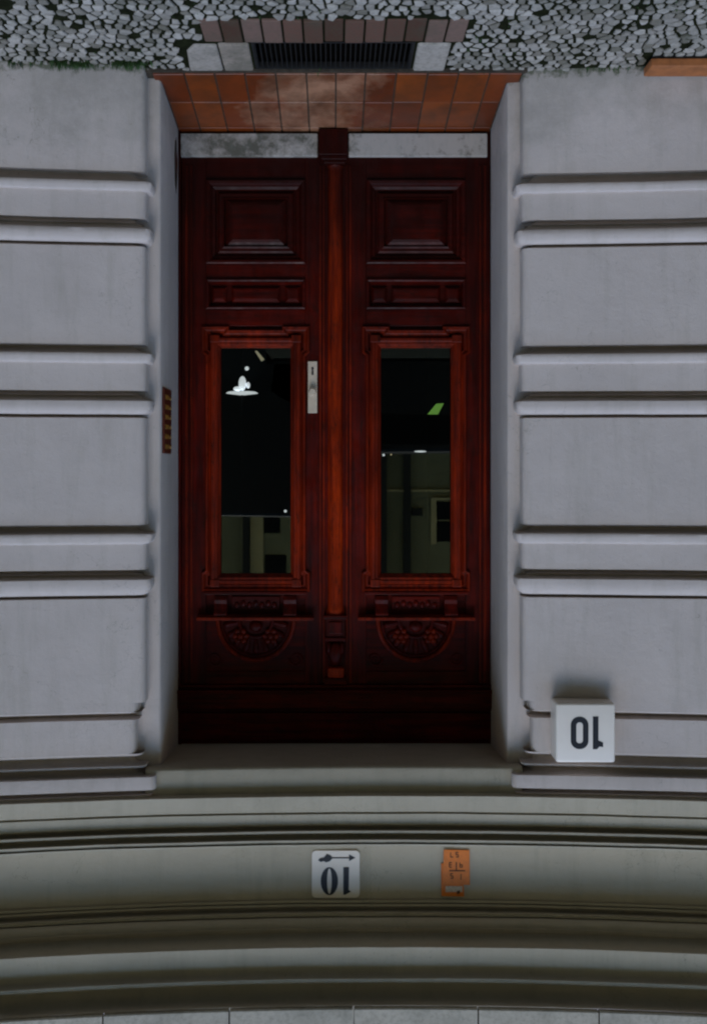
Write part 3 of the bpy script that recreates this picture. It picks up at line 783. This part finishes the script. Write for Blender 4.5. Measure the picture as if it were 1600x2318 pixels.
mb = MB(); mb.prism([pp(a, b2) for a, b2 in ((1033, 2017), (1040, 2015), (1041, 2022), (1034, 2024))], YP - .0016, YP + .0005); under(mb.build('smudge', M_oprint), og)

# ------------------------------------------------------------------ board at wall foot
bd = tag(empty('wooden_board', (-1.6, -.2, 0)), 'orange brown wooden board lying along the wall foot at the picture edge', 'board')
mb = MB(); mb.box(-2.9, -1.266, -.245, -.14, .016, .052); o = under(mb.build('plank', M_board, bevel=.006), bd)
mb = MB(); mb.box(-2.9, -1.28, -.235, -.15, -.012, .014); o = under(mb.build('shadow_strip', M_iron), bd)  # black strip added in place of the shadow under the plank

# ------------------------------------------------------------------ moss and weeds along the joints
mb = MB()
def blade(x, y, z, h, lean, wd):
    a = random.uniform(0, 6.28); cx, cy = math.cos(a), math.sin(a)
    tx, ty = lean * math.cos(a + 1.3), lean * math.sin(a + 1.3)
    mb.face([(x - cx * wd, y - cy * wd, z), (x + cx * wd, y + cy * wd, z), (x + tx * .5 + cx * wd * .8, y + ty * .5 + cy * wd * .8, z + h * .6), (x + tx, y + ty, z + h)])
for k in range(700):
    x = random.uniform(-2, 2)
    if -.80 < x < .80 and random.random() < .9: continue
    dens = noise.noise(Vector((x * 4, 0, 5))) + (.35 if .78 < x < 1.15 else 0)
    if dens < .02: continue
    y = random.uniform(-.10, -.068) - (BK * x * x + BM * x)
    blade(x, y, -.003, random.uniform(.008, .035), random.uniform(.004, .02), random.uniform(.0015, .004))
for k in range(2600):
    x, y = random.uniform(-1.7, 1.7), random.uniform(-.85, -.07)
    if noise.noise(Vector((x * 3.1, y * 5, 1))) < .08: continue
    if PX0 < x < PX1 and PY0 < y: continue
    if -.52 < x < .62 and y > -.56: continue
    blade(x, y, -.003, random.uniform(.004, .012), random.uniform(.002, .012), random.uniform(.001, .003))
for cx in (.80, .84, .88, 1.02, 1.06, 1.12, 1.3):                # bigger weed clumps by the pier foot
    for k in range(90): blade(cx + random.gauss(0, .02), -.10 - random.uniform(0, .02) - (BK + BM), -.01, random.uniform(.015, .05), random.uniform(.005, .03), random.uniform(.002, .005))
tag(mb.build('weeds', M_moss), 'green moss and small weeds in the joints at the wall foot', 'weeds', kind='stuff')

# ------------------------------------------------------------------ flat coloured patches set on the glass
YG = YD + .0215
mb = MB(); mb.prism([(PX(a, CD + YG), PZ(b2, CD + YG)) for a, b2 in ((967, 938), (987, 914), (1004, 913), (991, 938))], YG - .001, YG)
tag(mb.build('green_patch', M_green), 'small slanted green sticker on the door glass', 'patch')
mb = MB(); mb.prism([(PX(a, CD + YG), PZ(b2, CD + YG)) for a, b2 in ((577, 795), (582, 794), (599, 814), (592, 818))], YG - .001, YG)
tag(mb.build('yellow_patch', M_yellow), 'thin slanted yellow sticker low on the door glass', 'patch')
# added glowing shapes that imitate bright glints in the door glass
def hp(x, y, Y): return (PX(x, CD + Y), Y, PZ(y, CD + Y))
hl = tag(empty('glass_glint', hp(548, 890, 2.6)), 'added glowing shape imitating a white glint in the door glass', 'glint')
c0 = hp(548, 890, 2.6)
mb = MB(); mb.tube([(c0[0], c0[1], c0[2] - .008), (c0[0], c0[1], c0[2] + .001), (c0[0], c0[1], c0[2] + .012)], [.095, .11, .03], 24); under(mb.build('glint_disc', M_glint, smooth=True), hl)
mb = MB(); c1 = hp(549, 868, 2.6); mb.ball(c1, .026, .026, .050, 16, 10); c1 = hp(538, 880, 2.6); mb.ball(c1, .03, .03, .016, 12, 8); c1 = hp(562, 872, 2.6); mb.ball(c1, .013, .013, .022, 12, 8); under(mb.build('glint_core', M_glint, smooth=True), hl)
mb = MB(); c1 = hp(559, 834, 2.6); mb.ball(c1, .014, .014, .014); under(mb.build('glint_bead', M_glint), hl)
mb = MB(); mb.tube([(c0[0], c0[1], c0[2] + .01), (c0[0], c0[1], 3.2)], .004, 6); under(mb.build('added_cord', M_black), hl)
for x, y, L, nm, lb in ((951, 1022, .06, 'glint_bar', 'short glowing bar added as a bright glint in the door glass'), (868, 1030, .012, 'glint_dot', 'tiny glowing dot added as a white glint at the edge of the door glass'), (885, 1029, .008, 'glint_dot', 'tiny glowing dot added as a warm glint beside the white one in the door glass')):
    mb = MB(); c1 = hp(x, y, 5.5); mb.ball(c1, L, .01, .009 if L > .05 else L); tag(mb.build(nm, M_glint if L > .008 else M_glint2), lb, 'glint')
mb = MB(); mb.ball(hp(646, 1157, 5.5), .014, .01, .014); tag(mb.build('glint_dot', M_glint), 'small glowing dot added as a white glint near the top of the left door glass', 'glint')

# ------------------------------------------------------------------ across the street (seen in the glass)
YO = -26.0; LR = CD + YD + .02 + (YD + .02 - YO)
def op(x, y): return (-(x - 757) / FP * LR, CZ + (y - 1050) / FP * LR)
ob = tag(empty('opposite_building', (0, YO, 0)), 'plain ochre grey house across the street mirrored in the door glass', 'building')
mb = MB(); mb.box(-60, 60, YO - 6, YO, -.1, 17); under(mb.build('wall', M_opp), ob)
def oq(nm, x0, x1, y0, y1, m_, q):
    a, b2 = op(x0, y0), op(x1, y1); mb = MB(); mb.box(a[0], b2[0], YO - .1, YO + q, a[1], b2[1]); under(mb.build(nm, m_), ob)
oq('pilaster', 552, 566, 1000, 1600, M_dark, .3); oq('render_panel', 567, 596, 1000, 1600, M_opp2, .06)
oq('window', 598, 634, 1160, 1207, M_glassdark, .03); oq('window', 600, 648, 1256, 1312, M_glassdark, .03)
oq('render_panel', 975, 987, 1130, 1232, M_opp2, .05); oq('sill', 975, 1045, 1126, 1131, M_opp2, .2); oq('string_course', 860, 1060, 1108, 1113, M_opp2, .12); oq('shutter_box', 932, 955, 1150, 1168, M_dark, .1)
oq('pilaster', 912, 928, 900, 1600, M_dark, .3); oq('pilaster', 850, 874, 900, 1600, M_dark, .3); oq('window', 988, 1040, 1136, 1176, M_glassdark, .03); oq('window', 988, 1040, 1180, 1226, M_glassdark, .03)
for x0 in (300, 380, 700, 780, 1080, 1160):
    for y0 in (1150, 1260, 1370): oq('window', x0, x0 + 45, y0, y0 + 55, M_glassdark, .03)
def vehicle(nm, label, cat, cx, cy, L, prof, wr=.33):
    e = tag(empty(nm, (cx, cy, 0)), label, cat)
    mb = MB(); mb.prism([(cx + x, z) for x, z in prof], cy - .88, cy + .88); under(mb.build('body', M_car, bevel=.05), e)
    for sx_ in (-1, 1):
        for sy_ in (-1, 1):
            mb = MB(); c_ = (cx + sx_ * L * .32, cy + sy_ * .80, wr - .11); mb.tube([(c_[0], c_[1] - .1, c_[2]), (c_[0], c_[1] + .1, c_[2])], wr, 20); under(mb.build('wheel', M_tyre), e)
    return e
e = vehicle('parked_van', 'black high roofed van parked across the street', 'van', 2.9, -9.0, 5.2, [(-2.5, .25), (2.5, .25), (2.6, .9), (2.1, 1.25), (1.6, 2.2), (1.4, 2.3), (-2.4, 2.36), (-2.55, 2.2)])
mb = MB(); mb.box(1.6, 4.2, -8.115, -8.10, 1.25, 1.9); under(mb.build('window', M_glassdark), e)
e = vehicle('parked_car', 'black estate car parked across the street', 'car', -1.3, -9.0, 4.4, [(-2.15, .22), (2.15, .22), (2.2, .7), (1.95, .85), (1.75, .95), (1.3, 1.45), (1.0, 1.50), (-1.5, 1.47), (-1.9, .98), (-2.15, .88)])
mb = MB(); mb.prism([(-1.3 + x, z) for x, z in ((1.6, .98), (1.2, 1.38), (-1.4, 1.38), (-1.7, 1.0))], -8.118, -8.10); under(mb.build('window', M_glassdark), e)
